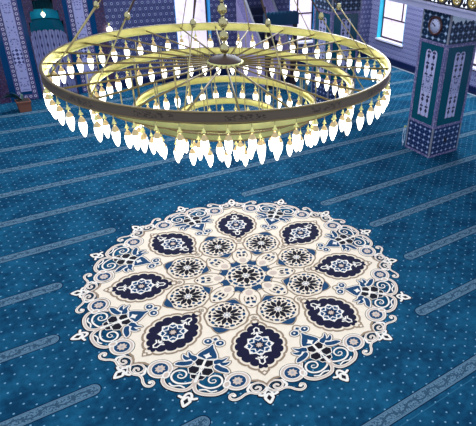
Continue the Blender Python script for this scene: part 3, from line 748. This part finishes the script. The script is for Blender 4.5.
    rug.fill(mapB([(1.50, 0), (1.53, .035), (1.57, 0), (1.53, -.035)]), M_BLUE, LN); rug.stroke(mapB([(1.50, 0), (1.53, .035), (1.57, 0), (1.53, -.035)]), .03, M_WHITE, LF, True)
    rug.stroke(mapB(cr([(1.56, -.10), (1.48, -.045), (1.455, 0), (1.48, .045), (1.56, .10)])), .022, M_TAN, LT)
    # --- rosette on axis B
    def rosette(MP, c, R, nP, off):
        rug.disc(MP([(c, 0)])[0], R, M_CREAM, LF, 48)
        for j in range(nP):
            a = off+2*pi*j/nP; h_ = pi/nP
            def pol(*rs): return MP([(c+r_*R*cos(a+t_*h_), r_*R*sin(a+t_*h_)) for r_, t_ in rs])
            rug.fill(pol((.14, 0), (.34, 1.0), (.54, .74), (.80, 0), (.54, -.74), (.34, -1.0)), M_BLACK, LW)
            rug.fill(pol((.56, 1), (.68, .55), (.80, 1), (.68, 1.45)), M_NAVY if j % 2 else M_BLUE, LW)
            rug.fill(pol((.84, -.5), (.80, 0), (.84, .5), (.95, .36), (.96, 0), (.95, -.36)), M_BLUE if j % 2 else M_NAVY, LW)
            rug.fill(pol((.86, .62), (.99, .62), (1.0, 1), (.99, 1.38), (.86, 1.38), (.83, 1)), M_BLUE, LW) if nP == 8 else rug.fill(pol((.88, .70), (.97, .62), (.98, 1.38), (.88, 1.30)), M_BLACK, LW)
        rug.disc(MP([(c, 0)])[0], R*.20, M_WHITE, LX, 16)
        for j in range(8): rug.disc(MP([(c+R*.12*cos(j*pi/4), R*.12*sin(j*pi/4))])[0], R*.045, M_GREYP, LY, 8)
    rosette(mapB, 1.01, .285, 10, 0)
    ringp = [(1.01+.325*cos(a)*(1+.02*cos(10*a)), .325*sin(a)*(1+.02*cos(10*a))) for a in [2*pi*j/60 for j in range(60)]]
    rug.stroke(mapB(ringp), .026, M_TAN, LT, True)
    rug.fill(mapB([(.63, 0), (.655, .045), (.72, .125), (.735, 0), (.72, -.125), (.655, -.045)]), M_BLUE, LN)
    rug.fill(mapB([(1.40, 0), (1.375, .06), (1.30, .135), (1.285, 0), (1.30, -.135), (1.375, -.06)]), M_BLUE, LN)
    rug.stroke(mapB([(1.30, .145), (1.375, .075), (1.42, 0), (1.375, -.075), (1.30, -.145)]), .024, M_TAN, LT)
    rug.stroke(mapB([(.73, .145), (.65, .065), (.60, 0), (.65, -.065), (.73, -.145)]), .022, M_TAN, LT)
    # --- lobe between centre and cartouche, axis A
    lobe = cr([(.335, 0), (.40, .10), (.50, .155), (.62, .165), (.72, .14), (.80, .06), (.83, 0), (.80, -.06), (.72, -.14), (.62, -.165), (.50, -.155), (.40, -.10)], True, 4)
    rug.stroke(mapA(lobe), .020, M_TAN, LT, True)
    rug.fill(mapA(cr([(.38, 0), (.43, .055), (.49, .05), (.52, 0), (.49, -.05), (.43, -.055)], True, 3)), M_BEIGE, LF)
    for sg in (-1, 1):
        rug.fill(mapA([(.56, .01*sg), (.59, .055*sg), (.64, .045*sg), (.625, .012*sg)]), M_NAVY, LN)
        rug.fill(mapA([(.66, .02*sg), (.675, .085*sg), (.73, .07*sg), (.71, .015*sg)]), M_BLUE, LN)
        rug.stroke(mapA(cr([(.54, .075*sg), (.60, .095*sg), (.66, .085*sg)])), .015, M_TAN, LN)
        rug.fill(mapA([(.76, 0), (.78, .03*sg), (.80, 0)]), M_NAVY, LN)
    # --- blue darts round the centre star, axis B
    rug.fill(mapB([(.315, -.075), (.315, .075), (.36, .085), (.445, .055), (.415, 0), (.445, -.055), (.36, -.085)]), M_BLUE, LN)
    rug.stroke(mapB([(.45, .075), (.44, 0), (.45, -.075)]), .018, M_TAN, LT)
    if k == 0:
        Ac = lambda pts: [A(p) for p in pts]
        rosette(Ac, 0.0, .30, 8, 0)
tag(rug.b.build('medallion_rug', fix=False), 'large round cream and navy arabesque medallion woven into the blue carpet', 'rug')

# ------------------------------------------------------------------ chandelier
CX, CY, CZ = 2.010, 4.031, 4.175
chd = empty('chandelier', (CX, CY, CZ)); chd.rotation_euler = (-0.0016, -0.0135, 0)
tag(chd, 'huge four tier brass ring chandelier with hanging glowing bulbs', 'chandelier')
def cp_(b, name, label=None, parent=None):
    o = b.build(name); o.parent = parent or chd
    if label: o['label'] = label
    return o
R1 = 1.362
RINGS = [(R1, 0.0, .067, 58, -129.0), (1.07, -.175, .055, 48, 0), (.76, -.375, .050, 36, 2), (.43, -.485, .045, 22, 5)]
for i, (R, zz, h, n, ph) in enumerate(RINGS):
    b = MB(); b.band(R+.006, h, .014, M_ENGR if i == 0 else M_BRASS, M_BRASS)
    b.lathe([(R+.006, -h/2), (R-.03, -h/2), (R-.03, -h/2+.006), (R-.008, -h/2+.006)], M_BRASS, 192)
    for e_ in (-1, 1): b.lathe([(R+.006, e_*h/2-.006), (R+.013, e_*h/2), (R+.006, e_*h/2+.006), (R-.01, e_*h/2+.004)], M_EDGE, 192)
    bmesh.ops.translate(b.bm, verts=b.bm.verts, vec=(0, 0, zz))
    cp_(b, 'ring', ('wide engraved bronze outer ring', 'second brass ring', 'third brass ring', 'smallest inner brass ring')[i])
b = MB(); b.lathe([(0, .042), (.05, .038), (.10, .024), (.133, .004), (.136, -.004)], M_BRONZE, 48); cp_(b, 'hub', 'domed bronze hub plate')
b = MB(); b.lathe([(.133, -.004), (.148, -.010), (.138, -.028), (.10, -.042), (0, -.048)], M_BRASS, 96, lobes=24, amp=.06); cp_(b, 'hub_flange', 'scalloped brass rim under the hub')
PHS = radians(-8)
for k in range(24):
    a = PHS+k*pi/12; b = MB(); b.tube((.12*cos(a), .12*sin(a), -.015), ((R1-.01)*cos(a), (R1-.01)*sin(a), -.005), .0075, M_SPOKE, 8); cp_(b, 'spoke')
    if k % 2 == 0:
        for j, (R, zz, h, n, ph) in enumerate(RINGS[1:]):
            b = MB(); a2 = a
            for da in (-.012/R, .012/R) if j == 1 else (0,):
                b.tube((R*cos(a2+da), R*sin(a2+da), zz+h/2), (R*cos(a2+da), R*sin(a2+da), -.012), .0042, M_BRASSROD, 6)
            cp_(b, 'hanger_rod')
# stem of turned balls
b = MB(); b.tube((0, 0, .03), (0, 0, 3.4), .009, M_BRONZE, 10); cp_(b, 'stem')
zz = .095
for k in range(14):
    b = MB(); b.lathe([(.012, -.048), (.02, -.040), (.015, -.036), (.030, -.028), (.040, -.008), (.041, .004), (.031, .026), (.014, .032), (.02, .038), (.012, .045)], M_BRONZEBALL, 20, (0, 0, zz)); cp_(b, 'stem_ball'); zz += .101
b = MB(); b.lathe([(0.01, 1.44), (.10, 1.47), (.13, 1.52), (.10, 1.56), (.02, 1.60)], M_BRONZEBALL, 32); cp_(b, 'top_collar')
AP = Vector((0, 0, 1.52)); TN = 0.40
for k in range(12):
    a = PHS+k*pi/6; P0 = Vector((1.31*cos(a), 1.31*sin(a), 0.0)); P2 = Vector((.06*cos(a), .06*sin(a), 1.50))
    Nd = Vector((.92*cos(a), .92*sin(a), .46))
    tdir = Vector((-sin(a), cos(a), 0))
    b = MB(); b.tube(P0, Nd, .0045, M_BRASSROD, 6); b.lathe([(0, -.028), (.012, -.022), (.02, -.008), (.02, .008), (.012, .022), (0, .028)], M_BRONZEBALL, 12, Nd)
    for sg in (-1, 1): b.tube(Nd, P2+tdir*.03*sg, .0045, M_BRONZE, 6)
    cp_(b, 'suspension_cable')
# bulbs
K = 0.74
def pk(pr_): return [(r_*K, z_*K) for r_, z_ in pr_]
def holder_geo(b, c=(0,0,0)):
    b.tube((c[0], c[1], c[2]), (c[0], c[1], c[2]-.12*K), .0026, M_BRASSROD, 6)
    b.lathe(pk([(.0035, -.045), (.009, -.052), (.008, -.062), (.019, -.078), (.021, -.086), (.006, -.090)]), M_BRASS, 10, c)
    b.lathe(pk([(.006, -.104), (.014, -.108), (.016, -.116), (.026, -.130), (.032, -.148), (.029, -.154)]), M_CAP, 12, c)
def bulb_geo(b, c=(0,0,0)):
    b.lathe(pk([(.029, -.148), (.033, -.165), (.0345, -.188), (.032, -.216), (.025, -.246), (.016, -.275), (.007, -.291), (0, -.296)]), M_BULB_AND_GLINT, 12, c)
b = MB(); holder_geo(b); H0 = b.build('bulb_holder'); b = MB(); bulb_geo(b); B0 = b.build('bulb')
me_h, me_b = H0.data, B0.data
spots = []
for (R, zz, h, n, ph) in RINGS:
    for k in range(n):
        a = radians(ph)+2*pi*k/n; spots.append((R*cos(a), R*sin(a), zz-h/2))
cam_l = Vector((0-CX, 0-CY, CAMH-CZ))
spots.sort(key=lambda p: (Vector(p)-cam_l).length)
first = True
for p in spots[:100]:
    if first: h_, q_ = H0, B0; first = False
    else:
        h_ = H0.copy(); q_ = B0.copy(); COL.objects.link(h_); COL.objects.link(q_)
    h_.parent = chd; h_.location = p; q_.parent = h_
b = MB(); b2 = MB()
for p in spots[100:]: holder_geo(b, p); bulb_geo(b2, p)
h_ = cp_(b, 'bulb_holder'); h_['kind'] = 'stuff'; q_ = b2.build('bulb'); q_.parent = h_; q_['kind'] = 'stuff'
